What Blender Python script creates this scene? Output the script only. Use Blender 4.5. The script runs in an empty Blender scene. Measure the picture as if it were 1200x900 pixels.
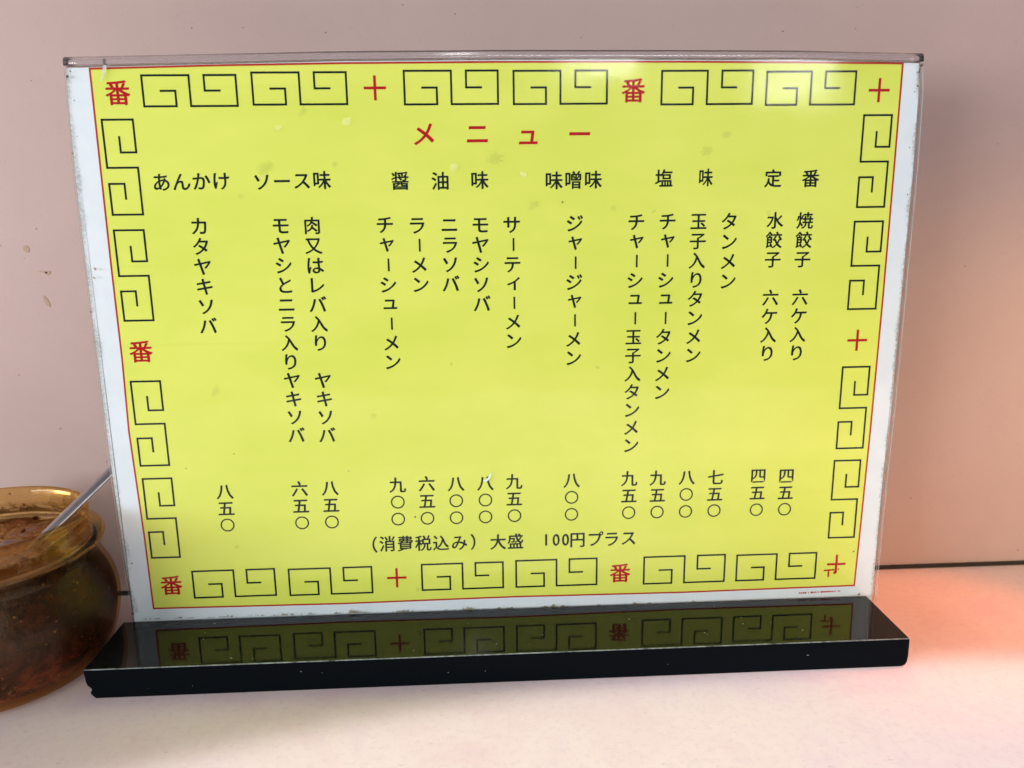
import bpy, bmesh, math, random
from mathutils import Vector, Matrix, noise
random.seed(7)
C = bpy.context.scene.collection
sc = bpy.context.scene
MM = 0.001
R = math.radians
# ------------------------------------------------------------------ camera
cd = bpy.data.cameras.new('camera'); cam = bpy.data.objects.new('camera', cd); C.objects.link(cam)
cd.sensor_width = 36; cd.lens = 27.92; cd.clip_start = 0.01; cd.clip_end = 50
rx, ry, rz = -.2176, -.0123, .0474
f = Vector((math.sin(rz)*math.cos(rx), math.cos(rz)*math.cos(rx), math.sin(rx)))
r0 = Vector((math.cos(rz), -math.sin(rz), 0)); u0 = r0.cross(f)
r2 = r0*math.cos(ry) + u0*math.sin(ry); u2 = -r0*math.sin(ry) + u0*math.cos(ry)
m = Matrix((r2, u2, -f)).transposed().to_4x4(); m.translation = Vector((-.01211, -.28191, .16201))
cam.matrix_world = m
cd.dof.use_dof = True; cd.dof.focus_distance = 0.285; cd.dof.aperture_fstop = 14
sc.camera = cam
# ------------------------------------------------------------------ room light and added spots
w = bpy.data.worlds.new('World'); sc.world = w; w.use_nodes = True
bg = w.node_tree.nodes['Background']; bg.inputs[0].default_value = (.92, .95, 1, 1); bg.inputs[1].default_value = .075
sc.view_settings.view_transform = 'Standard'; sc.view_settings.look = 'None'
sc.view_settings.exposure = .12; sc.view_settings.gamma = 1
def lamp(name, kind, loc, target, energy, col, **kw):
    l = bpy.data.lights.new(name, kind); l.energy = energy; l.color = col
    for k, v in kw.items(): setattr(l, k, v)
    o = bpy.data.objects.new(name, l); C.objects.link(o); o.location = loc
    o.rotation_euler = (Vector(target)-Vector(loc)).to_track_quat('-Z', 'Y').to_euler(); return o
lamp('room_light', 'AREA', (-1.62, -.86, .30), (0, 0, .15), 38, (.98, .985, 1), shape='RECTANGLE', size=1.6, size_y=.50)
lamp('room_fill_light', 'AREA', (.35, -1.55, .64), (0, 0, .15), 6.5, (1, .98, .98), shape='RECTANGLE', size=.6, size_y=.2)
lamp('ceiling_tube', 'AREA', (.50, -3.0, .74), (0, 0, .2), 1.5, (1, 1, .97), shape='RECTANGLE', size=.30, size_y=.16)
lamp('ceiling_tube', 'AREA', (1.28, -3.0, .67), (0, 0, .2), 2.0, (1, 1, .97), shape='RECTANGLE', size=.30, size_y=.20)
lamp('ceiling_lamp', 'AREA', (-.03, -2.1, 1.9), (-.03, -2.09, 0), 10, (.96, 1, 1), shape='RECTANGLE', size=.09, size_y=2.2)
lamp('added_table_spot', 'SPOT', (.13, -.950, 1.1), (.13, -.850, 0), 54, (.95, .93, 1), spot_size=R(70), spot_blend=.03, shadow_soft_size=.006)  # added spot without a real fixture; its cone edge bounds the bright table
lamp('added_warm_spot', 'SPOT', (.50, -.24, .16), (.215, .05, .03), 3.9, (1, .47, .03), spot_size=R(46), spot_blend=1.0, shadow_soft_size=.03)  # added, source unknown: throws the orange glow on table and lower wall
lamp('added_red_spot', 'SPOT', (.34, .0, .30), (.168, -.008, 0), 2.7, (1, .18, .01), spot_size=R(22), spot_blend=.8, shadow_soft_size=.01)  # added too, reddens the table strip just behind the bright zone
sc.cycles.max_bounces = 12; sc.cycles.transparent_max_bounces = 24; sc.cycles.transmission_bounces = 12
sc.cycles.caustics_refractive = False; sc.cycles.caustics_reflective = False

# printed artwork, measured on the card in millimetres (x across, z up)
FRETS = [('h', -119.27, 206.06, -88.82, 196.38),('h', -83.6, 206.78, -52.71, 196.71),('h', -33.54, 207.11, -2.27, 196.49),('h', 3.04, 206.96, 34.63, 196.38),('h', 53.35, 206.76, 84.67, 195.98),('h', 89.5, 206.34, 120.45, 195.6),('h', -119.95, 30.27, -89.51, 19.49),('h', -84.17, 29.81, -53.09, 19.17),('h', -34.06, 29.97, -3.09, 19.43),('h', 1.97, 30.24, 33.08, 19.38),('h', 51.51, 30.01, 83.16, 18.86),('h', 87.94, 29.55, 119.31, 18.87),('v', -133.6, 192.27, -123.51, 161.5),('v', -133.88, 156.31, -123.9, 125.32),('v', -134.25, 103.57, -124.01, 72.27),('v', -134.1, 67.24, -123.75, 36.26),('v', 124.37, 192.01, 134.24, 160.98),('v', 124.04, 155.94, 134.36, 124.7),('v', 123.9, 103.15, 134.09, 71.79),('v', 123.57, 66.91, 133.68, 35.6)]
BAN = [(-127.37, 200.69),(43.69, 200.53),(-129.44, 114.32),(-128.05, 24.9),(42.24, 23.76)]
PLUS = [(-43.31, 201.79),(128.95, 200.18),(128.49, 113.16),(-43.65, 24.94),(127.53, 24.47)]
TITLE = [('メ', -27.57, 186.87),('ニ', -9.5, 186.73),('ュ', 7.83, 185.57),('ー', 25.46, 186.63)]
HEADS = [('あんかけ', -116.34, 172.05, -96.48, 172.27),('ソース味', -82.83, 171.84, -62.73, 172.2),('醤', -36.17, 171.64, -36.17, 171.64),('油', -22.49, 171.5, -22.49, 171.5),('味', -9.03, 171.64, -9.03, 171.64),('味噌味', 16.58, 171.24, 30.22, 171.38),('塩', 54.98, 171.56, 54.98, 171.56),('味', 69.68, 171.7, 69.68, 171.7),('定', 93.59, 171.17, 93.59, 171.17),('番', 106.98, 171.03, 106.98, 171.03)]
DISHES = [('カタヤキソバ', -105.14, 157.36, -105.33, 122.95),('モヤシとニラ入りヤキソバ', -77.71, 157.2, -77.54, 82.34),('肉又はレバ入り\u3000ヤキソバ', -66.98, 157.06, -66.48, 82.05),('チャーシューメン', -42.07, 157.03, -41.56, 108.75),('ラーメン', -31.0, 156.68, -30.58, 136.25),('ニラソバ', -19.79, 156.74, -19.9, 136.26),('モヤシソバ', -9.14, 156.6, -9.1, 129.04),('サーティーメン', 1.86, 156.46, 1.98, 115.53),('ジャージャーメン', 23.85, 156.64, 23.59, 108.83),('チャーシュー玉子入タンメン', 45.64, 156.86, 45.28, 75.21),('チャーシュータンメン', 56.71, 156.92, 56.37, 95.35),('玉子入りタンメン', 67.77, 156.78, 67.44, 108.94),('タンメン', 78.75, 156.64, 79.13, 135.65),('水餃子\u3000六ケ入り', 95.16, 156.73, 95.09, 108.99),('焼餃子\u3000六ケ入り', 105.94, 156.59, 106.02, 108.98)]
PRICES = [('八五〇', -105.08, 61.53, -105.19, 48.38),('六五〇', -77.82, 61.8, -77.8, 48.36),('八五〇', -66.67, 61.8, -66.76, 48.34),('九〇〇', -41.83, 62.19, -42.09, 48.7),('六五〇', -30.98, 62.4, -31.14, 48.68),('八〇〇', -20.12, 62.07, -20.26, 48.54),('八〇〇', -9.18, 61.98, -9.34, 48.53),('九五〇', 1.55, 62.23, 1.62, 48.66),('八〇〇', 23.26, 62.13, 23.22, 48.51),('九五〇', 45.0, 62.16, 45.07, 48.5),('九五〇', 55.84, 62.08, 55.99, 48.4),('八〇〇', 67.01, 61.99, 66.95, 48.29),('七五〇', 78.04, 61.66, 77.97, 48.29),('四五〇', 94.44, 61.86, 94.41, 48.11),('四五〇', 105.34, 61.54, 105.41, 47.97)]
NOTE = [('（', -51.29, 38.71),('消', -46.57, 38.9),('費', -39.85, 38.77),('税', -33.1, 38.71),('込', -26.44, 38.56),('み', -19.47, 38.53),('）', -14.29, 38.59),('大', -4.77, 38.27),('盛', 1.83, 38.29),('1', 13.56, 38.45),('0', 17.38, 38.32),('0', 20.98, 38.27),('円', 25.56, 38.18),('プ', 32.32, 38.17),('ラ', 38.69, 38.02),('ス', 45.28, 38.22)]
FIELD = [(-135.49, 208.18),(-95.66, 209.05),(-53.94, 209.59),(-2.83, 209.81),(60.25, 209.64),(98.38, 209.31),(136.45, 208.82),(136.64, 173.34),(136.74, 128.3),(136.45, 80.01),(135.85, 35.27),(135.48, 15.11),(67.02, 14.75),(0.25, 15.37),(-65.21, 15.01),(-100.63, 15.35),(-135.66, 15.71),(-135.9, 44.42),(-136.9, 85.51),(-136.24, 112.02),(-136.17, 142.49),(-135.75, 183.69)]
PAPER = [(-142.95, 208.34),(-143.36, 203.08),(-144.43, 173.32),(-144.64, 133.24),(-144.69, 102.98),(-144.67, 70.59),(-144.1, 41.31),(-143.35, 12.12),(-143.71, 4.65),(142.32, 3.79),(143.19, 9.68),(143.07, 45.63),(143.66, 86.47),(143.61, 129.73),(143.58, 173.28),(142.93, 198.91),(142.13, 208.88),(98.33, 209.99),(60.23, 210.26),(-2.82, 210.47),(-53.91, 210.25),(-109.4, 209.26)]
GREASE = [(-75.9, 189.24, 3.3),(-67.55, 194.36, 2.7),(-53.32, 190.99, 2.7),(-81.62, 176.31, 3.0),(-90.08, 167.13, 2.7),(-57.83, 177.2, 2.4),(-17.78, 176.06, 2.7),(5.97, 173.48, 3.0),(-3.92, 178.95, 2.7),(37.21, 161.64, 2.4),(51.38, 160.3, 2.7),(69.32, 180.56, 2.7),(75.95, 185.88, 2.7),(-104.8, 99.55, 2.4),(-49.23, 89.01, 2.4),(-102.38, 39.88, 2.7),(92.47, 159.21, 1.8),(-35.73, 20.05, 1.5),(9.44, 163.13, 2.1),(32.45, 105.26, 2.1)]
DOTS = [(19.55, 163.96, 0.5),(-35.67, 49.72, 0.55),(-117.81, 71.12, 0.35),(-100.2, 76.15, 0.35),(-20.51, 107.67, 0.35),(-59.31, 68.45, 0.3),(-141.12, 34.71, 0.5),(133.57, 30.0, 0.5)]
EDGEDIRT = [(-142.47, 205.71, 1.0),(-141.32, 207.28, 0.5),(-142.47, 209.91, 1.1),(-141.22, 143.45, 0.8),(-141.87, 140.54, 0.7),(-143.79, 181.58, 0.5),(-141.71, 187.01, 0.3),(-144.46, 128.78, 0.5),(142.21, 208.06, 1.0),(142.05, 206.68, 0.8),(141.84, 205.85, 0.7),(141.83, 201.42, 0.6),(140.97, 199.48, 0.4),(140.96, 181.09, 0.4),(141.91, 165.11, 0.5),(-141.11, 198.29, 0.4),(-143.11, 14.24, 0.8),(137.14, 11.75, 0.8)]
CHIP = [(-10.01, 63.52),(-9.05, 63.49),(-7.92, 64.63),(-7.25, 66.28),(-6.95, 65.6),(-7.62, 63.78),(-8.75, 62.81),(-9.86, 63.01)]
REDMARK = [(113.35, 12.64),(130.15, 12.93)]
SHARD = [(-130.5, 211.17),(-129.57, 211.04),(-129.62, 208.29),(-131.61, 204.21),(-132.01, 204.35),(-130.58, 208.29)]
GRIME = [(-140.78, 12.38),(138.96, 10.58)]
WALLSPOT = [(-187.27, 148.69, 1.6),(-180.39, 139.27, 1.3),(-182.26, 127.83, 1.2),(194.04, 136.13, 0.5),(180.83, 33.59, 0.5),(-182.6, 156.51, 0.4),(-197.38, 98.33, 0.4),(233.64, 6.89, 0.6)]

SPOON = [[-171.12, -8.48, 46.0], [-147.96, 7.0, 68.32]]
# ------------------------------------------------------------------ helpers
def link(name, me, parent=None, mat=None, loc=None):
    o = bpy.data.objects.new(name, me); C.objects.link(o)
    if parent: o.parent = parent
    if mat and me is not None and not me.materials: me.materials.append(mat)
    if loc: o.location = loc
    return o
def tag(o, label=None, cat=None, group=None, kind=None):
    for k, v in (('label', label), ('category', cat), ('group', group), ('kind', kind)):
        if v: o[k] = v
    return o
def mesh(name, verts, faces, smooth=False):
    me = bpy.data.meshes.new(name); me.from_pydata([tuple(c*MM for c in v) for v in verts], [], faces); me.update()
    if smooth:
        for p in me.polygons: p.use_smooth = True
    return me
def frombm(name, bm, smooth=False):
    bmesh.ops.recalc_face_normals(bm, faces=bm.faces)
    me = bpy.data.meshes.new(name); bm.to_mesh(me); bm.free()
    if smooth:
        for p in me.polygons: p.use_smooth = True
    return me
def box(x0, x1, y0, y1, z0, z1, bev=0, seg=2):
    bm = bmesh.new(); bmesh.ops.create_cube(bm, size=1)
    for v in bm.verts:
        v.co = Vector(((x0+x1)/2+v.co.x*(x1-x0), (y0+y1)/2+v.co.y*(y1-y0), (z0+z1)/2+v.co.z*(z1-z0)))*MM
    if bev: bmesh.ops.bevel(bm, geom=bm.edges[:], offset=bev*MM, segments=seg, affect='EDGES', profile=.6)
    return frombm('box', bm)
def slab(name, pts, y0, y1):
    """flat plate with outline pts (x, z) between depths y0 (front) and y1 (back)"""
    bm = bmesh.new()
    a = [bm.verts.new((x*MM, y0*MM, z*MM)) for x, z in pts]; b = [bm.verts.new((x*MM, y1*MM, z*MM)) for x, z in pts]
    bm.faces.new(a); bm.faces.new(b[::-1]); n = len(pts)
    for i in range(n): bm.faces.new((a[i], b[i], b[(i+1) % n], a[(i+1) % n]))
    bmesh.ops.triangulate(bm, faces=[g for g in bm.faces if len(g.verts) > 4])
    return frombm(name, bm)
def lathe(name, prof, n=96, closed=False):
    v = []; fc = []; m_ = len(prof)
    for i in range(n):
        a = 2*math.pi*i/n
        for r, z in prof: v.append((r*math.cos(a), r*math.sin(a), z))
    for i in range(n):
        j = (i+1) % n
        for k in range(m_ if closed else m_-1):
            k2 = (k+1) % m_
            fc.append((i*m_+k, j*m_+k, j*m_+k2, i*m_+k2))
    me = mesh(name, v, fc, True)
    bm = bmesh.new(); bm.from_mesh(me); bmesh.ops.remove_doubles(bm, verts=bm.verts, dist=1e-6)
    bmesh.ops.recalc_face_normals(bm, faces=bm.faces); bm.to_mesh(me); bm.free()
    for p in me.polygons: p.use_smooth = True
    return me
class NT:
    def __init__(s, name):
        s.m = bpy.data.materials.new(name); s.m.use_nodes = True; s.t = s.m.node_tree; s.t.nodes.clear()
        s.out = s.n('ShaderNodeOutputMaterial')
    def n(s, typ, **kw):
        nd = s.t.nodes.new(typ)
        for k, v in kw.items(): setattr(nd, k, v)
        return nd
    def l(s, a, b): s.t.links.new(a, b)
    def noise(s, scale, detail=4, rough=.55, stretch=None, dist=0):
        tc = s.n('ShaderNodeTexCoord'); mp = s.n('ShaderNodeMapping'); s.l(tc.outputs['Object'], mp.inputs[0])
        if stretch: mp.inputs['Scale'].default_value = stretch
        nz = s.n('ShaderNodeTexNoise'); s.l(mp.outputs[0], nz.inputs['Vector'])
        nz.inputs['Scale'].default_value = scale; nz.inputs['Detail'].default_value = detail
        nz.inputs['Roughness'].default_value = rough; nz.inputs['Distortion'].default_value = dist
        return nz.outputs['Fac']
    def ramp(s, fac, stops):
        r = s.n('ShaderNodeValToRGB'); s.l(fac, r.inputs[0]); e = r.color_ramp.elements
        while len(e) < len(stops): e.new(.5)
        for q, (p, c) in zip(e, stops):
            q.position = p; q.color = c if len(c) == 4 else (*c, 1)
        return r.outputs[0]
    def mix(s, fac, a, b):
        x = s.n('ShaderNodeMix', data_type='RGBA')
        for i, v in ((0, fac), (6, a), (7, b)):
            if hasattr(v, 'links'): s.l(v, x.inputs[i])
            else: x.inputs[i].default_value = v if i == 0 else (*v, 1)
        return x.outputs[2]
    def pbr(s, **kw):
        p = s.n('ShaderNodeBsdfPrincipled')
        for k, v in kw.items():
            if hasattr(v, 'links'): s.l(v, p.inputs[k])
            else: p.inputs[k].default_value = (*v, 1) if isinstance(v, tuple) and len(v) == 3 else v
        return p
    def bump(s, p, fac, strength, dist=.0002):
        b = s.n('ShaderNodeBump'); b.inputs['Strength'].default_value = strength; b.inputs['Distance'].default_value = dist
        s.l(fac, b.inputs['Height']); s.l(b.outputs[0], p.inputs['Normal'])
    def done(s, sh):
        s.l(sh.outputs[0], s.out.inputs[0]); return s.m
def plain(name, col, rough=.5, **kw):
    t = NT(name); return t.done(t.pbr(**{'Base Color': col, 'Roughness': rough}, **kw))

# ------------------------------------------------------------------ materials
t = NT('pink_laminate_wall')
c = t.ramp(t.noise(9, 5, .6), [(.3, (.41, .292, .266)), (.7, (.46, .338, .31))])
c = t.mix(t.ramp(t.noise(900, 2), [(.62, (0, 0, 0)), (.75, (.25, .25, .25))]), c, (.30, .23, .22))
p = t.pbr(**{'Base Color': c, 'Roughness': .55}); t.bump(p, t.noise(700, 3), .25, .0001); M_wall = t.done(p)
t = NT('pale_pink_laminate_table')
c = t.ramp(t.noise(28, 6, .65, dist=.6), [(.3, (.79, .61, .635)), (.52, (.83, .69, .68)), (.72, (.79, .615, .67))])
c = t.mix(t.ramp(t.noise(380, 4, .8), [(.50, (0, 0, 0)), (.75, (.55, .55, .55))]), c, (.66, .50, .52))
c = t.mix(t.ramp(t.noise(260, 2, .5, (1, 2.5, 1)), [(.70, (0, 0, 0)), (.76, (.5, .5, .5))]), c, (.50, .38, .38))
p = t.pbr(**{'Base Color': c, 'Roughness': .48}); t.bump(p, t.noise(600, 4), .22, .0001); M_table = t.done(p)
M_seam = plain('black_joint', (.006, .005, .005), .6)
t = NT('black_gloss_plastic')
rr = t.ramp(t.noise(60, 5, .7), [(.35, (.035,)*3), (.75, (.10,)*3)])
p = t.pbr(**{'Base Color': (.0045, .006, .0075), 'Roughness': rr, 'IOR': 1.52, 'Specular IOR Level': .25}); t.bump(p, t.noise(35, 2), .04, .0003); M_base = t.done(p)
M_cut = plain('sawn_black_plastic', (.0028, .0042, .0058), .3, **{'Specular IOR Level': .02})
t = NT('black_edge_highlight'); c = t.ramp(t.noise(90, 5, .8, (1, 1, 1)), [(.38, (.02, .025, .025)), (.58, (.32, .37, .37))])  # highlight along the base's bevels, painted as a pale broken colour
M_highlight = t.done(t.pbr(**{'Base Color': c, 'Roughness': .3, 'Specular IOR Level': .7}))
def paper(name, a, b, rough=.5):
    t = NT(name)
    c = t.ramp(t.noise(14, 4, .6, (1, 1, 2.5)), [(.3, a), (.7, b)])
    c = t.mix(t.ramp(t.noise(6, 3, .6, (.35, 1, 26)), [(.60, (0, 0, 0)), (.72, (.35, .35, .35))]), c, tuple(v*.93 for v in a))
    return t.done(t.pbr(**{'Base Color': c, 'Roughness': rough, 'Specular IOR Level': .15}))
M_yellow = paper('yellow_print', (.655, .75, .103), (.75, .82, .15))
t = NT('white_paper')
c = t.ramp(t.noise(60, 5, .7), [(.35, (.68, .77, .82)), (.7, (.75, .82, .855))])
M_white = t.done(t.pbr(**{'Base Color': c, 'Roughness': .5}))
M_black = plain('black_ink', (.008, .016, .015), .6, **{'Specular IOR Level': .08})
M_red = plain('red_ink', (.43, .006, .014), .6, **{'Specular IOR Level': .1})
M_redline = plain('faded_red_ink', (.44, .03, .022), .6, **{'Specular IOR Level': .1})
def thin_clear(name, haze=.0, rough=.03, edge=False):
    t = NT(name)
    tr = t.n('ShaderNodeBsdfTransparent'); tr.inputs[0].default_value = (.99, .995, .995, 1)
    gl = t.n('ShaderNodeBsdfGlossy'); gl.inputs['Roughness'].default_value = rough
    if not edge:
        rr = t.ramp(t.noise(45, 5, .7), [(.35, (.05,)*3), (.7, (.14,)*3)]); t.l(rr, gl.inputs['Roughness'])
    # Schlick reflectance of a thin clear sheet, the same seen from either side
    ge = t.n('ShaderNodeNewGeometry'); dt = t.n('ShaderNodeVectorMath', operation='DOT_PRODUCT'); t.l(ge.outputs['Normal'], dt.inputs[0]); t.l(ge.outputs['Incoming'], dt.inputs[1])
    ab = t.n('ShaderNodeMath', operation='ABSOLUTE'); t.l(dt.outputs['Value'], ab.inputs[0])
    su = t.n('ShaderNodeMath', operation='SUBTRACT'); su.inputs[0].default_value = 1; t.l(ab.outputs[0], su.inputs[1])
    pw = t.n('ShaderNodeMath', operation='POWER'); t.l(su.outputs[0], pw.inputs[0]); pw.inputs[1].default_value = 5
    fr = t.n('ShaderNodeMath', operation='MULTIPLY_ADD'); t.l(pw.outputs[0], fr.inputs[0]); fr.inputs[1].default_value = .96; fr.inputs[2].default_value = .037
    mx = t.n('ShaderNodeMixShader'); t.l(fr.outputs[0], mx.inputs[0]); t.l(tr.outputs[0], mx.inputs[1]); t.l(gl.outputs[0], mx.inputs[2])
    if haze:
        df = t.n('ShaderNodeBsdfDiffuse'); df.inputs[0].default_value = (.8, .85, .86, 1)
        m2 = t.n('ShaderNodeMixShader'); m2.inputs[0].default_value = haze
        t.l(mx.outputs[0], m2.inputs[1]); t.l(df.outputs[0], m2.inputs[2]); mx = m2
    return t.done(mx)
M_clear = thin_clear('clear_acrylic_face')
M_edge = thin_clear('clear_acrylic_edge', .30, .05, True)
t = NT('clear_acrylic_fold'); g = t.n('ShaderNodeBsdfGlass'); g.inputs['IOR'].default_value = 1.49; g.inputs['Roughness'].default_value = .10
g.inputs[0].default_value = (.99, .99, 1, 1); df = t.n('ShaderNodeBsdfDiffuse'); df.inputs[0].default_value = (.85, .84, .86, 1)
mx = t.n('ShaderNodeMixShader'); mx.inputs[0].default_value = .05; t.l(g.outputs[0], mx.inputs[1]); t.l(df.outputs[0], mx.inputs[2]); M_fold = t.done(mx)
t = NT('clear_acrylic_inner'); g = t.n('ShaderNodeBsdfTransparent'); g.inputs[0].default_value = (.985, .99, .99, 1); M_inner = t.done(g)
def blend(name, col, amount, rough=.3, scale=900, lo=.38, hi=.62):
    """a smear: partly see-through coat, thinning out towards its rim and broken up by noise"""
    t = NT(name); tr = t.n('ShaderNodeBsdfTransparent'); p = t.pbr(**{'Base Color': col, 'Roughness': rough})
    mx = t.n('ShaderNodeMixShader'); at = t.n('ShaderNodeAttribute', attribute_name='thick')
    ad = t.n('ShaderNodeMath', operation='ADD'); t.l(t.noise(scale, 4, .7), ad.inputs[0])
    m1 = t.n('ShaderNodeMath', operation='MULTIPLY_ADD'); t.l(at.outputs['Fac'], m1.inputs[0]); m1.inputs[1].default_value = .5; m1.inputs[2].default_value = -.3
    t.l(m1.outputs[0], ad.inputs[1])
    m2 = t.n('ShaderNodeMath', operation='MULTIPLY'); t.l(t.ramp(ad.outputs[0], [(lo, (0, 0, 0)), (hi, (amount,)*3)]), m2.inputs[0])
    m3 = t.n('ShaderNodeMath', operation='MULTIPLY', use_clamp=True); t.l(at.outputs['Fac'], m3.inputs[0]); m3.inputs[1].default_value = 2.2; t.l(m3.outputs[0], m2.inputs[1])
    t.l(m2.outputs[0], mx.inputs[0]); t.l(tr.outputs[0], mx.inputs[1]); t.l(p.outputs[0], mx.inputs[2]); return t.done(mx)
def thick(me, vals):
    a = me.attributes.new('thick', 'FLOAT', 'POINT')
    for i, v in enumerate(vals): a.data[i].value = v
    return me
def smear(r, y, el, rot, seed):
    rnd = random.Random(seed); n = 18; V = [(0, y, 0)]; T_ = [1.0]; F = []
    rad = [r*(1-.35*rnd.random()) for _ in range(n)]
    for k, tt in ((.4, .8), (.75, .35), (1.0, 0)):
        for i in range(n):
            a = 2*math.pi*i/n; x = rad[i]*k*math.cos(a); z = rad[i]*k*math.sin(a)*el
            V.append((x*math.cos(rot)-z*math.sin(rot), y, x*math.sin(rot)+z*math.cos(rot))); T_.append(tt)
    for i in range(n):
        j = (i+1) % n; F.append((0, 1+i, 1+j))
        for q in (0, 1): F.append((1+q*n+i, 1+(q+1)*n+i, 1+(q+1)*n+j, 1+q*n+j))
    return thick(mesh('smear', V, F), T_)
M_grease = blend('grease_smear', (.36, .42, .10), .15, .3, 420)
M_greasew = blend('pale_grease_smear', (.93, .95, .62), .24, .2, 420)
M_grime = blend('brown_grime', (.20, .15, .05), .8, .6, 420, .5, .62)
M_dust = blend('grey_dust', (.34, .35, .28), .62, .8, 1100, .25, .82)
M_shard = thin_clear('torn_tape', .35, .1, True)
M_dirt = plain('dried_soy_stain', (.10, .055, .03), .4)
M_speck = plain('greasy_speck', (.20, .13, .11), .5)
M_tan = plain('tan_stain', (.36, .235, .15), .5)
M_fleck = plain('pale_dust', (.15, .19, .19), .6)
def amber(name, tint, rough, ior_glass):
    # ordinary glass mixed with a thin-walled version, so that lamp light reaches what stands inside
    t = NT(name); tr = t.n('ShaderNodeBsdfTransparent'); tr.inputs[0].default_value = tint
    gl = t.n('ShaderNodeBsdfGlossy'); gl.inputs['Roughness'].default_value = rough
    lw = t.n('ShaderNodeNewGeometry'); dt = t.n('ShaderNodeVectorMath', operation='DOT_PRODUCT'); t.l(lw.outputs['Normal'], dt.inputs[0]); t.l(lw.outputs['Incoming'], dt.inputs[1])
    ab = t.n('ShaderNodeMath', operation='ABSOLUTE'); t.l(dt.outputs['Value'], ab.inputs[0])
    su = t.n('ShaderNodeMath', operation='SUBTRACT'); su.inputs[0].default_value = 1; t.l(ab.outputs[0], su.inputs[1])
    pw = t.n('ShaderNodeMath', operation='POWER'); t.l(su.outputs[0], pw.inputs[0]); pw.inputs[1].default_value = 5
    fr = t.n('ShaderNodeMath', operation='MULTIPLY_ADD'); t.l(pw.outputs[0], fr.inputs[0]); fr.inputs[1].default_value = .3; fr.inputs[2].default_value = .016
    mx = t.n('ShaderNodeMixShader'); t.l(fr.outputs[0], mx.inputs[0]); t.l(tr.outputs[0], mx.inputs[1]); t.l(gl.outputs[0], mx.inputs[2])
    if ior_glass:
        g = t.n('ShaderNodeBsdfGlass'); g.inputs['IOR'].default_value = 1.45; g.inputs['Roughness'].default_value = rough; g.inputs[0].default_value = tint
        m2 = t.n('ShaderNodeMixShader'); m2.inputs[0].default_value = ior_glass; t.l(mx.outputs[0], m2.inputs[1]); t.l(g.outputs[0], m2.inputs[2]); mx = m2
    return t.done(mx)
M_glass = amber('amber_glass', (.95, .80, .52, 1), .06, .35)
M_glassg = amber('greasy_amber_glass', (.90, .72, .50, 1), .24, 0)
t = NT('dark_chilli_paste')
nz_ = t.noise(75, 7, .75, (1, 1, 1.3), .9)
c1 = t.ramp(nz_, [(.32, (.008, .005, .007)), (.5, (.022, .011, .014)), (.66, (.07, .024, .020))])
c2 = t.ramp(nz_, [(.38, (.010, .005, .005)), (.48, (.045, .014, .013)), (.56, (.15, .036, .024)), (.68, (.24, .085, .04))])
tc_ = t.n('ShaderNodeTexCoord'); sx_ = t.n('ShaderNodeSeparateXYZ'); t.l(tc_.outputs['Object'], sx_.inputs[0])      # sediment of chilli below, dark oil above
ad_ = t.n('ShaderNodeMath', operation='MULTIPLY_ADD'); t.l(nz_, ad_.inputs[0]); ad_.inputs[1].default_value = .03; t.l(sx_.outputs['Z'], ad_.inputs[2])
c = t.mix(t.ramp(ad_.outputs[0], [(.027, (0, 0, 0)), (.038, (1, 1, 1))]), c2, c1)
c = t.mix(t.ramp(t.noise(520, 3, .7), [(.66, (0, 0, 0)), (.72, (.6, .6, .6))]), c, (.6, .4, .2))
p = t.pbr(**{'Base Color': c, 'Roughness': .25}); t.bump(p, t.noise(260, 5, .7), .9, .0008); M_paste = t.done(p)
t = NT('red_brown_oil')
c = t.ramp(t.noise(70, 5, .7), [(.35, (.05, .010, .003)), (.7, (.34, .06, .012))])
p = t.pbr(**{'Base Color': c, 'Roughness': .06, 'Coat Weight': 1.0}); t.bump(p, t.noise(120, 3), .6, .0010); M_oil = t.done(p)
M_residue = blend('sauce_residue', (.20, .085, .012), .9, .18, 170, .42, .6)
M_flake = plain('chilli_flake', (.16, .03, .008), .3)
t = NT('brushed_steel')
p = t.pbr(**{'Base Color': (.38, .365, .39), 'Metallic': 1.0, 'Roughness': .34}); t.bump(p, t.noise(300, 2, .5, (1, 8, 8)), .1, .0001); M_steel = t.done(p)

# ------------------------------------------------------------------ table, wall, joint
WY = 42.7
tb = link('table', box(-900, 900, -420, WY+20, -25, 0), None, M_table); tag(tb, kind='structure')
wl = link('wall', box(-900, 900, WY+1.2, WY+22, 1.35, 900), None, M_wall); tag(wl, kind='structure')
sm = link('wall_joint', box(-900, 900, WY+.2, WY+1.15, .004, 1.75), None, M_seam); tag(sm, kind='structure')
def fleck(r, y, thick=.12, n=9, el=1.0, rot=0, seed=0, jag=.35):
    rnd = random.Random(seed)
    pts = []
    for i in range(n):
        a = 2*math.pi*i/n; q = r*(1-jag*rnd.random()); x = q*math.cos(a); z = q*math.sin(a)*el
        pts.append((x*math.cos(rot)-z*math.sin(rot), x*math.sin(rot)+z*math.cos(rot)))
    return slab('fleck', pts, y-thick, y)
for i, (x, z, r) in enumerate(WALLSPOT):
    link('stain', fleck(r, WY+1.25, .2, 9, (1.0, .8, 2.2, 1, 1, 1, 1, .7)[i], (0, .4, .35, 0, 0, 0, 0, 0)[i], i), wl, M_tan, (x*MM, 0, z*MM))
rnd = random.Random(77)
for i in range(26):
    x, z = rnd.choice(((rnd.uniform(-200, -150), rnd.uniform(60, 235)), (rnd.uniform(150, 225), rnd.uniform(20, 235)), (rnd.uniform(-150, 150), rnd.uniform(222, 238))))
    link('speck', fleck(rnd.uniform(.15, .38), WY+1.22, .08, 7, rnd.uniform(.6, 1.6), rnd.uniform(0, 3), 300+i), wl, M_speck, (x*MM, 0, z*MM))
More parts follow.
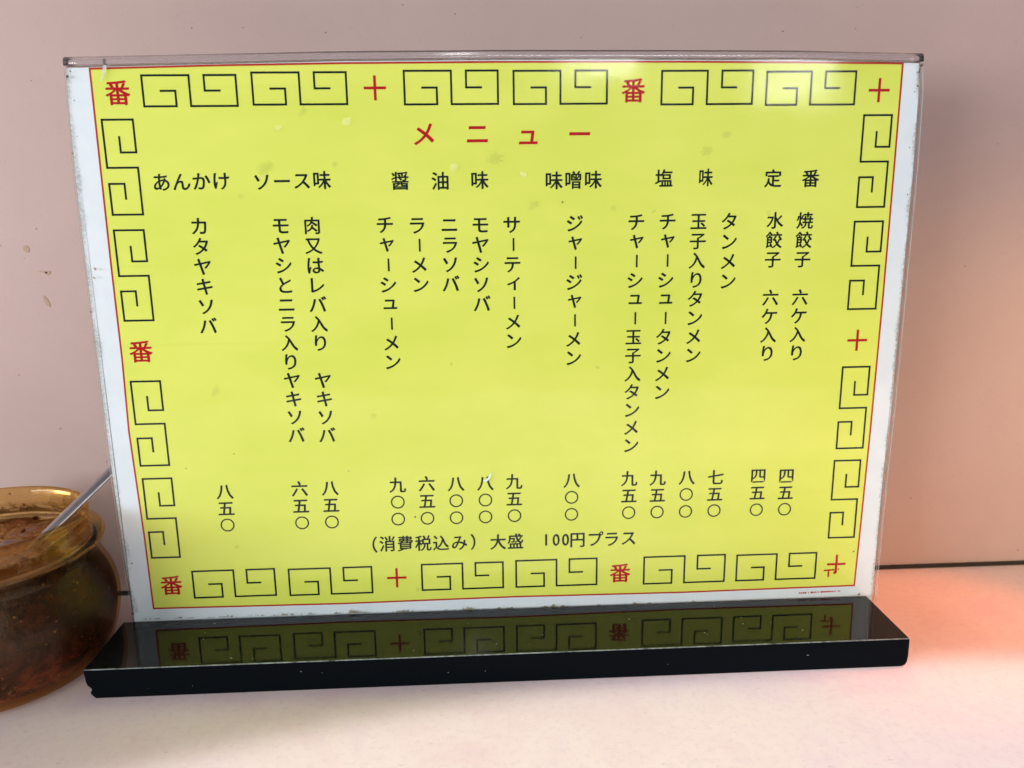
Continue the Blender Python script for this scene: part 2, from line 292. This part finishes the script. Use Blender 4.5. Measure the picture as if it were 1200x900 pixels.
# thin drip tail of the middle stain
x, z, _ = WALLSPOT[1]
link('stain', slab('tail', [(0, .3), (-2.4, .9), (-4.2, .35), (-2.5, .45), (-.2, -.3)], WY+1.05, WY+1.2), wl, M_tan, (x*MM, 0, z*MM))

# ------------------------------------------------------------------ menu holder
mh = tag(link('menu_holder', None), 'clear acrylic menu holder on a glossy black base, dirty at its top corners', 'menu holder')
bm = bmesh.new()
prof = [(-147.0, 11.1), (-146.7, 6.6), (-146.3, 5.0), (-145.4, 4.3), (-145.0, 3.6), (-145.6, 2.9), (-145.5, 1.9), (-144.9, 1.0), (-143.9, .15),
        (137.6, .15), (139.3, .6), (140.0, 1.8), (140.3, 4.0), (140.2, 11.1)]
YF, YB = -33.3, -1.05
a = [bm.verts.new((x*MM, YF*MM, z*MM)) for x, z in prof]; b = [bm.verts.new((x*MM, YB*MM, z*MM)) for x, z in prof]
n = len(prof); bm.faces.new(a); bm.faces.new(b[::-1])
for i in range(n): bm.faces.new((a[i], b[i], b[(i+1) % n], a[(i+1) % n]))
bmesh.ops.recalc_face_normals(bm, faces=bm.faces); bm.normal_update()
sharp = [e for e in bm.edges if len(e.link_faces) == 2 and e.calc_face_angle(0) > .9]
bmesh.ops.bevel(bm, geom=sharp, offset=.42*MM, segments=3, affect='EDGES', profile=.5)
bmesh.ops.triangulate(bm, faces=[g for g in bm.faces if len(g.verts) > 4])
base = link('base', frombm('base', bm), mh, M_base)
base.data.materials.append(M_cut); base.data.materials.append(M_highlight)
for p in base.data.polygons:
    if p.normal.y < -.9: p.material_index = 1
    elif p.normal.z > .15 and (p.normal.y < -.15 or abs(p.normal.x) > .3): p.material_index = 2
# small chips and dust on the base
rnd = random.Random(3)
for i in range(34):
    x = rnd.uniform(-140, 137); y = rnd.uniform(-32, -3); s = rnd.choice((.18, .22, .3, .38))
    q = rnd.uniform(0, 3); ln = rnd.choice((1, 1, 1.6, 2.6))
    bmx = bmesh.new(); bmesh.ops.create_icosphere(bmx, subdivisions=1, radius=1)
    for v in bmx.verts: v.co = Vector((v.co.x*s*ln*.5*rnd.uniform(.7, 1.2), v.co.y*s*.5*rnd.uniform(.7, 1.2), v.co.z*s*.2))*MM
    o = link('dust_speck', frombm('speck', bmx), base, M_fleck, (x*MM, y*MM, 11.13*MM)); o.rotation_euler.z = q
    if i < 8:
        o.location = (x*MM, (YF-.02)*MM, rnd.uniform(1, 10)*MM); o.rotation_euler = (R(90), 0, 0)
# shell of the sleeve
def offs(pts, dx): return pts
L = PAPER[:9]; Rt = PAPER[9:17]; T = PAPER[17:]
zt = 0.25
outl = [(x-(.35 if i > 0 else .2), z) for i, (x, z) in enumerate(L)] + [(x+(1.25), z) for x, z in Rt] + [(x, z+zt) for x, z in T]
outl[0] = (outl[0][0], L[0][1]+.6); outl[16] = (Rt[7][0]+.9, Rt[7][1]+.3)
fs = link('front_sheet', slab('front_sheet', outl, -.95, -.30), mh, M_clear)
fs.data.materials.append(M_edge)
fs.data.materials.append(M_inner)
for p in fs.data.polygons:
    p.material_index = 1 if abs(p.normal.y) < .5 else (2 if p.normal.y > 0 else 0)
bs = link('back_sheet', slab('back_sheet', outl, .45, 1.35), mh, M_clear)
bs.data.materials.append(M_edge)
for p in bs.data.polygons:
    if abs(p.normal.y) < .5: p.material_index = 1
# rolled fold along the top: a U of clear plastic following the slightly bowed top edge
topline = [outl[16]] + outl[17:] + [outl[0]]
topline = sorted(topline)
def interp(x):
    for (xa, za), (xb, zb) in zip(topline, topline[1:]):
        if x <= xb: return za+(zb-za)*(x-xa)/(xb-xa)
    return topline[-1][1]
def U(rad, hgt, n=9):
    return [(.2-rad*math.cos(math.pi*i/(n-1)), .9+hgt*math.sin(math.pi*i/(n-1))) for i in range(n)]
outer = [(-1.35, .02)] + U(1.55, 2.0) + [(1.75, .02)]
inner = [(1.05, .02)] + U(.85, 1.15)[::-1] + [(-.62, .02)]
ring = outer + inner
xs = [topline[0][0] + (topline[-1][0]-topline[0][0])*i/60 for i in range(61)]
v = []; fc = []
for i, x in enumerate(xs):
    z0 = interp(x)
    wob = .10*math.sin(x*.05)+.07*math.sin(x*.13+1) + .05*noise.noise(Vector((x*.2, 0, 0)))
    for (yy, zz) in ring: v.append((x, yy+wob*.6, z0+zz*(1+.06*wob)))
k = len(ring)
for i in range(len(xs)-1):
    for j in range(k): fc.append((i*k+j, i*k+(j+1) % k, (i+1)*k+(j+1) % k, (i+1)*k+j))
fc.append(tuple(range(k))); fc.append(tuple(range((len(xs)-1)*k, len(xs)*k))[::-1])
me = mesh('fold', v, fc, True); bmx = bmesh.new(); bmx.from_mesh(me)
bmesh.ops.triangulate(bmx, faces=[g for g in bmx.faces if len(g.verts) > 4]); bmesh.ops.recalc_face_normals(bmx, faces=bmx.faces); bmx.to_mesh(me); bmx.free()
link('top_fold', me, mh, M_fold)
for i, (x, z, r) in enumerate(GREASE):
    link('grease_spot', smear(r*(.6, 1.3, 1.0, 1.7, .8)[i % 5], -.965, (.8, .5, 1.1)[i % 3], i*1.3, 40+i), fs, (M_greasew if i in (6, 7, 0, 2) else M_grease), (x*MM, 0, z*MM))
for i, (x, z, r) in enumerate(DOTS):
    link('stain', fleck(r*.75, -.955, .08, 8, 1, 0, 80+i), fs, M_dirt, (x*MM, 0, z*MM))
for i, (x, z, r) in enumerate(EDGEDIRT):
    link('stain', fleck(r*.62, -.96 if z < 208 else -1.4, .2, 9, 1.25, .3*i, 120+i, .6), fs, (M_tan if i in (3, 4) else M_dirt), (x*MM, 0, z*MM))
link('stain', slab('shard', SHARD, -1.05, -.97), fs, M_shard)
link('scratch', slab('chip', CHIP, -1.02, -.96), fs, plain('white_chip', (.72, .84, .86), .4))
# grime strips where dust has crept in along the edges
def ribbon(name, pts, w0, w1, y, seed):
    rnd = random.Random(seed); V = []; T_ = []; F = []
    for i in range(len(pts)-1):
        (xa, za), (xb, zb) = pts[i], pts[i+1]; d = math.hypot(xb-xa, zb-za); st = max(2, int(d/2.2))
        nx, nz = (zb-za)/d, -(xb-xa)/d
        for s in range(st):
            q = s/st; x = xa+(xb-xa)*q; z = za+(zb-za)*q; nn = noise.noise(Vector((z*.09, seed, x*.09))); w_ = w0+(w1-w0)*(.5+nn); e = .72+.5*nn
            for k, tt in ((0, 1), (.35, .6), (1, 0)): V.append((x-nx*w_*k, y, z-nz*w_*k)); T_.append(tt*e)
    for i in range(len(V)//3-1):
        for k in (0, 1): F.append((3*i+k, 3*i+k+1, 3*i+k+4, 3*i+k+3))
    return thick(mesh(name, V, F), T_)
link('grime', ribbon('g', L[:8], 1.0, 3.6, -.21, 1), fs, M_dust)
link('grime', ribbon('g', Rt[1:8], .5, 2.2, -.21, 2), fs, M_dust)
g0, g1 = GRIME
link('grime', ribbon('g', [(g0[0], g0[1]-.6), (g1[0], g1[1]-.6)], 1.0, 2.6, -.985, 5), fs, M_grime)

# ------------------------------------------------------------------ menu card
mc = tag(link('menu_card', None), 'yellow Japanese menu card with black key-pattern border inside the clear holder', 'menu card')
link('paper', slab('paper', PAPER, 0, .3), mc, M_white)
link('yellow_field', slab('field', FIELD, -.03, 0), mc, M_yellow)
YI0, YI1 = -.07, -.03
def poly_strip(pts, w_, closed=False):
    """mitred line of width w_ through pts, as separate verts/faces in the card plane"""
    n_ = len(pts); res = []
    P_ = [Vector(p) for p in pts]
    for i, p_ in enumerate(P_):
        if closed: d0 = (p_-P_[i-1]).normalized(); d1 = (P_[(i+1) % n_]-p_).normalized()
        else:
            d0 = (p_-P_[i-1]).normalized() if i else (P_[1]-p_).normalized()
            d1 = (P_[i+1]-p_).normalized() if i < n_-1 else d0
        n0 = Vector((-d0.y, d0.x)); n1 = Vector((-d1.y, d1.x)); b_ = (n0+n1).normalized(); s = w_/2/max(.3, b_.dot(n0))
        ext = Vector((0, 0))
        if not closed and i == 0: ext = -d0*w_/2*0
        res.append((p_+b_*s+ext, p_-b_*s+ext))
    return res
def strip_mesh(name, pts, w_, closed=False):
    rs = poly_strip(pts, w_, closed); v = []; fc = []; n_ = len(rs)
    for a_, b_ in rs: v += [(a_.x, YI0, a_.y), (b_.x, YI0, b_.y), (a_.x, YI1, a_.y), (b_.x, YI1, b_.y)]
    for i in range(n_ if closed else n_-1):
        j = (i+1) % n_
        fc += [(4*i, 4*i+1, 4*j+1, 4*j), (4*i, 4*j, 4*j+2, 4*i+2), (4*i+1, 4*i+3, 4*j+3, 4*j+1)]
    bm_ = bmesh.new(); me_ = mesh(name, v, fc); bm_.from_mesh(me_); bmesh.ops.recalc_face_normals(bm_, faces=bm_.faces); bm_.to_mesh(me_); bm_.free()
    return me_
link('border_line', strip_mesh('border', FIELD, .62, True), mc, M_redline)
KH = [(.18, .5), (.345, .5), (.345, 1), (0, 1), (0, 0), (.5, 0), (.5, 1), (1, 1), (1, 0), (.66, 0), (.66, .5), (.83, .5)]
KV = [(.5, .17), (.5, .34), (1, .34), (1, 0), (0, 0), (0, .5), (1, .5), (1, 1), (0, 1), (0, .67), (.5, .67), (.5, .84)]
for kd, x0, z0, x1, z1 in FRETS:
    pts = [(x0+(x1-x0)*a_, z0+(z1-z0)*b_) for a_, b_ in (KH if kd == 'h' else KV)]
    link('key_pattern', strip_mesh('key', pts, .68), mc, M_black)
# glyphs from the built-in font
fo = bpy.data.curves.new('glyph', 'FONT'); fo.resolution_u = 4; fo.offset = .006
glob = {}
def glyph(ch):
    if ch in glob: return glob[ch]
    fo.body = ch; o = bpy.data.objects.new('g', fo); C.objects.link(o); bpy.context.view_layer.update()
    dg = bpy.context.evaluated_depsgraph_get(); me_ = bpy.data.meshes.new_from_object(o.evaluated_get(dg))
    vs = [(v.co.x, v.co.y) for v in me_.vertices]; fs_ = [tuple(p.vertices) for p in me_.polygons]
    bpy.data.objects.remove(o); bpy.data.meshes.remove(me_); glob[ch] = (vs, fs_); return glob[ch]
def put(acc, ch, x, z, em, ink=False, vert=False, sx=1):
    V, F = acc; o0 = len(V)
    if ch == '　': return
    if ch == '〇':
        n_ = 40; a_, b_ = 2.62*em/6.5, 2.10*em/6.5
        for i in range(n_):
            q = 2*math.pi*i/n_; V.append((x+a_*math.cos(q), YI0, z+a_*math.sin(q))); V.append((x+b_*math.cos(q), YI0, z+b_*math.sin(q)))
        for i in range(n_): j = (i+1) % n_; F.append((o0+2*i, o0+2*j, o0+2*j+1, o0+2*i+1))
        return
    if ch == 'ー' and vert:
        w_, h_ = .050*em, .34*em
        for a_, b_ in ((-w_, -h_), (w_, -h_), (w_, h_), (-w_, h_)): V.append((x+.08*em+a_, YI0, z+b_))
        F.append((o0, o0+1, o0+2, o0+3)); return
    vs, fs_ = glyph(ch)
    cx, cy = .5, .378
    if ink or ch in 'ャュョィ':
        X = [p_[0] for p_ in vs]; Y = [p_[1] for p_ in vs]; cx, cy = (min(X)+max(X))/2, (min(Y)+max(Y))/2
        if not ink: cx -= .05
    for s_, dy in (((-.014, 0), (.014, -.004))):     # ink spread: two passes of the stroke
        o0 = len(V)
        for a_, b_ in vs: V.append((x+(a_-cx+s_)*em*sx, YI0+dy, z+(b_-cy+s_*.7)*em))
        for f_ in fs_: F.append(tuple(o0+i for i in f_))
def flush(acc, name, mat):
    me_ = mesh(name, *acc)
    bm_ = bmesh.new(); bm_.from_mesh(me_)
    for f_ in bm_.faces:
        f_.normal_update()
        if f_.normal.y > 0: f_.normal_flip()
    bm_.to_mesh(me_); bm_.free()
    return link(name, me_, mc, mat)
EM = 6.5
for x, z in BAN:
    acc = ([], []); put(acc, '番', x, z, 8.3, True); flush(acc, 'border_character', M_red)
for i, (x, z) in enumerate(PLUS):
    V = []; F = []
    for w_, h_ in ((3.7, .45), (.45, 3.95)):
        o0 = len(V)
        for a_, b_ in ((-w_, -h_), (w_, -h_), (w_, h_), (-w_, h_)): V.append((x+a_, YI0-(.004 if w_ < 1 else 0), z+b_))
        F.append((o0, o0+1, o0+2, o0+3))
    flush((V, F), 'border_character', M_red)
# the torn ghost beside the lowest cross
x, z = PLUS[4]; V = []; F = []
for a0, a1, b0, b1 in ((-4.8, -.6, -2.9, -2.2), (-3.2, -2.5, -5.5, -2.9), (-.9, -.2, -4.3, -3.1), (.7, 1.3, -2.6, -2.0)):
    o0 = len(V); V += [(x+a0, YI0-.008, z+b0), (x+a1, YI0-.008, z+b0+.2), (x+a1, YI0-.008, z+b1+.2), (x+a0, YI0-.008, z+b1)]; F.append((o0, o0+1, o0+2, o0+3))
o = flush((V, F), 'border_character', M_redline); o['label'] = 'torn red remnant of the cross character in the lower right corner'
acc = ([], [])
for ch, x, z in TITLE: put(acc, ch, x, z, 8.6, True)
flush(acc, 'title', M_red)
for s, x0, z0, x1, z1 in HEADS:
    acc = ([], []); n_ = len(s)
    for i, ch in enumerate(s):
        q = i/max(1, n_-1); put(acc, ch, x0+(x1-x0)*q, z0+(z1-z0)*q, EM*.98, sx=.82 if (s == '味' and x0 > 30) else 1)
    flush(acc, 'heading', M_black)
for s, x0, z0, x1, z1 in DISHES:
    acc = ([], []); n_ = len(s)
    for i, ch in enumerate(s):
        q = i/(n_-1); put(acc, ch, x0+(x1-x0)*q, z0+(z1-z0)*q, EM*(.95 if ch > 'ヿ' else 1), vert=True)
    flush(acc, 'dish_name', M_black)
for s, x0, z0, x1, z1 in PRICES:
    acc = ([], [])
    for i, ch in enumerate(s): put(acc, ch, x0+(x1-x0)*i/2, z0+(z1-z0)*i/2, EM*.98)
    flush(acc, 'price', M_black)
acc = ([], [])
for ch, x, z in NOTE: put(acc, ch, x, z, EM*(1.02 if ch not in '10' else 1.02), ink=ch in '10（）', sx=.85 if ch in '10' else .96)
flush(acc, 'footnote', M_black)
(xa, za), (xb, zb) = REDMARK; V = []; F = []; rnd = random.Random(9); q = 0
while q < 1:
    ln = rnd.uniform(.02, .07); h_ = rnd.uniform(.2, .42); o0 = len(V)
    for a_, b_ in ((q, -h_), (min(1, q+ln), -h_*.8), (min(1, q+ln), h_*.7), (q, h_)): V.append((xa+(xb-xa)*a_, -.035, za+(zb-za)*a_+b_))
    F.append((o0, o0+1, o0+2, o0+3)); q += ln+rnd.choice((.008, .012, .04))
flush((V, F), 'small_red_print', M_redline)

# ------------------------------------------------------------------ sauce jar
JX, JY = -188.3, -10.0
sj = tag(link('sauce_jar', None, loc=(JX*MM, JY*MM, 0)), 'squat amber glass jar of dark chilli sauce standing left of the menu', 'sauce jar')
outerp = [(0, .3), (30, .3), (34.5, .8), (36.6, 2.6), (38.6, 7), (40.6, 13), (41.7, 19), (41.9, 24), (41.2, 29), (39.4, 34), (37.2, 38.5), (36.6, 41), (37.2, 43), (38.4, 44.8), (39.2, 46.6), (39.2, 47.6), (38.4, 48.9), (36.4, 49.4), (34.7, 49.8), (34.2, 50.8), (34.2, 54.5), (34.8, 55.6), (34.9, 56.8), (34.2, 57.6), (33.4, 57.6)]
innerp = [(32.4, 57.0), (32.0, 55.5), (31.9, 52.0), (32.2, 50.2), (34.4, 48.2), (35.4, 46.5), (34.6, 44.4), (33.8, 42.5), (33.9, 40), (35.6, 36.2), (37.7, 32.0), (39.1, 27.0), (39.4, 22), (38.8, 16), (37.3, 10), (35.4, 6), (32, 4.2), (20, 3.6), (0, 3.5)]
def smoothp(pr, it=2):
    for _ in range(it):
        q = [pr[0]]
        for a_, b_ in zip(pr, pr[1:]):
            q += [(a_[0]*.75+b_[0]*.25, a_[1]*.75+b_[1]*.25), (a_[0]*.25+b_[0]*.75, a_[1]*.25+b_[1]*.75)]
        q.append(pr[-1]); pr = q
    return pr
gls = link('glass', lathe('glass', smoothp(outerp+innerp, 2), 128), sj, M_glass)
gls.data.materials.append(M_glassg)
for p in gls.data.polygons:
    if p.center.z < 40*MM: p.material_index = 1
OZ = 45.2
full = smoothp(outerp+innerp, 2); cont = [(max(0, r_+1.3), z_-.9) for r_, z_ in full[len(full)//2:] if r_ > .5 and z_ < OZ and z_ > 2][::-1]
cont = [(0, 2.6)] + [c_ for c_ in cont if c_[0] < 41.2] + [(cont[-1][0], OZ)]
sa = link('sauce', lathe('sauce', cont, 96), sj, M_paste)
# oily surface, lumpy
v = []; fc = []; nr, na = 18, 72
for i in range(nr+1):
    for j in range(na):
        r_ = 34.9*i/nr; a_ = 2*math.pi*j/na; x_ = r_*math.cos(a_); y_ = r_*math.sin(a_)
        lump = noise.noise(Vector((x_*.09, y_*.09, 3)))*1.6+noise.noise(Vector((x_*.3, y_*.3, 7)))*.5
        v.append((x_, y_, OZ+.3+lump*(1-(i/nr)**6)))
for i in range(nr):
    for j in range(na): fc.append((i*na+j, (i+1)*na+j, (i+1)*na+(j+1) % na, i*na+(j+1) % na))
link('oil_surface', mesh('oil', v, fc, True), sa, M_oil)
RP = smoothp([(34.9, 46.6), (34.0, 48.1), (31.9, 50.1), (31.6, 52.0), (31.7, 55.2)], 2)
rs_ = link('residue', lathe('residue', RP, 96), sj, M_residue)
thick(rs_.data, [max(0, min(1, (55.4-v_.co.z/MM)/9)) for v_ in rs_.data.vertices])
rnd = random.Random(21)
for i in range(46):
    a_ = rnd.uniform(0, 2*math.pi); z_ = rnd.choice((rnd.uniform(46, 50), rnd.uniform(50, 56)))
    rr_ = 31.45 if z_ > 50.3 else 31.2+(50.3-z_)*.75
    bmx = bmesh.new(); bmesh.ops.create_icosphere(bmx, subdivisions=1, radius=1); s = rnd.uniform(.25, .75)
    for q in bmx.verts: q.co = Vector((q.co.x*.25, q.co.y*s*rnd.uniform(.6, 1.3), q.co.z*s*rnd.uniform(.5, 1.2)))*MM
    o = link('chilli_flake', frombm('flake', bmx), sj, M_flake, (rr_*math.cos(a_)*MM, rr_*math.sin(a_)*MM, z_*MM)); o.rotation_euler = (rnd.uniform(0, 1), 0, a_)
for i in range(26):
    a_ = rnd.uniform(0, 2*math.pi); r_ = rnd.uniform(4, 31)
    bmx = bmesh.new(); bmesh.ops.create_icosphere(bmx, subdivisions=1, radius=1); s = rnd.uniform(.4, 1.3)
    for q in bmx.verts: q.co = Vector((q.co.x*s*rnd.uniform(.6, 1.3), q.co.y*s*rnd.uniform(.5, 1.0), q.co.z*s*.35))*MM
    o = link('chilli_flake', frombm('flake', bmx), sj, M_flake, (r_*math.cos(a_)*MM, r_*math.sin(a_)*MM, (OZ+.9)*MM)); o.rotation_euler = (rnd.uniform(-.3, .3), rnd.uniform(-.3, .3), a_)

# ------------------------------------------------------------------ spoon
SA = Vector(SPOON[0]); SB = Vector(SPOON[1])
sp = tag(link('spoon', None, loc=tuple(SA*MM)), 'steel spoon leaning out of the sauce jar, handle passing behind the menu', 'spoon')
d = (SB-SA).normalized(); side = d.cross(Vector((0, -.45, 1))).normalized(); up = side.cross(d).normalized()
ln = (SB-SA).length
def sec(t_, wd, th, bend=0):
    c_ = d*t_+up*bend; out = []
    for i in range(12):
        q = 2*math.pi*i/12; out.append(c_+side*(wd/2*math.cos(q))+up*(th/2*math.sin(q)))
    return out
secs = []
for t_, wd, th, be in ((-14, 3.6, 1.4, -.6), (-6, 4.4, 1.5, 0), (0, 4.6, 1.6, .0), (10, 4.7, 1.7, .1), (25, 4.8, 1.6, .15), (45, 4.8, 1.4, .2), (65, 5.2, 1.3, .1), (85, 6.6, 1.3, -.2), (93, 6.2, 1.2, -.4), (96, 4.4, 1.0, -.5), (97.2, 1.2, .6, -.5)):
    secs.append(sec(t_, wd, th, be))
v = [tuple(q) for s_ in secs for q in s_]; fc = []
for i in range(len(secs)-1):
    for j in range(12): fc.append((i*12+j, i*12+(j+1) % 12, (i+1)*12+(j+1) % 12, (i+1)*12+j))
fc.append(tuple(range(12))); fc.append(tuple(range((len(secs)-1)*12, len(secs)*12))[::-1])
me = mesh('handle', v, fc, True); link('handle', me, sp, M_steel)
# bowl, sunk in the sauce
v = []; fc = []
for sh, rz_ in ((0, 1.0), (.5, .93)):
    for i in range(7):
        for j in range(20):
            q = 2*math.pi*j/20; rr_ = i/6
            p_ = d*(-24+11*rr_*math.cos(q)*rz_)+side*(7.5*rr_*math.sin(q)*rz_)+up*(-.4-3.5*(1-rr_*rr_)+sh)
            v.append(tuple(p_))
for k_ in (0, 1):
    for i in range(6):
        for j in range(20): b_ = k_*140; fc.append((b_+i*20+j, b_+(i+1)*20+j, b_+(i+1)*20+(j+1) % 20, b_+i*20+(j+1) % 20))
for j in range(20): fc.append((120+j, 260+j, 260+(j+1) % 20, 120+(j+1) % 20))
link('bowl', mesh('bowl', v, fc, True), sp, M_steel)
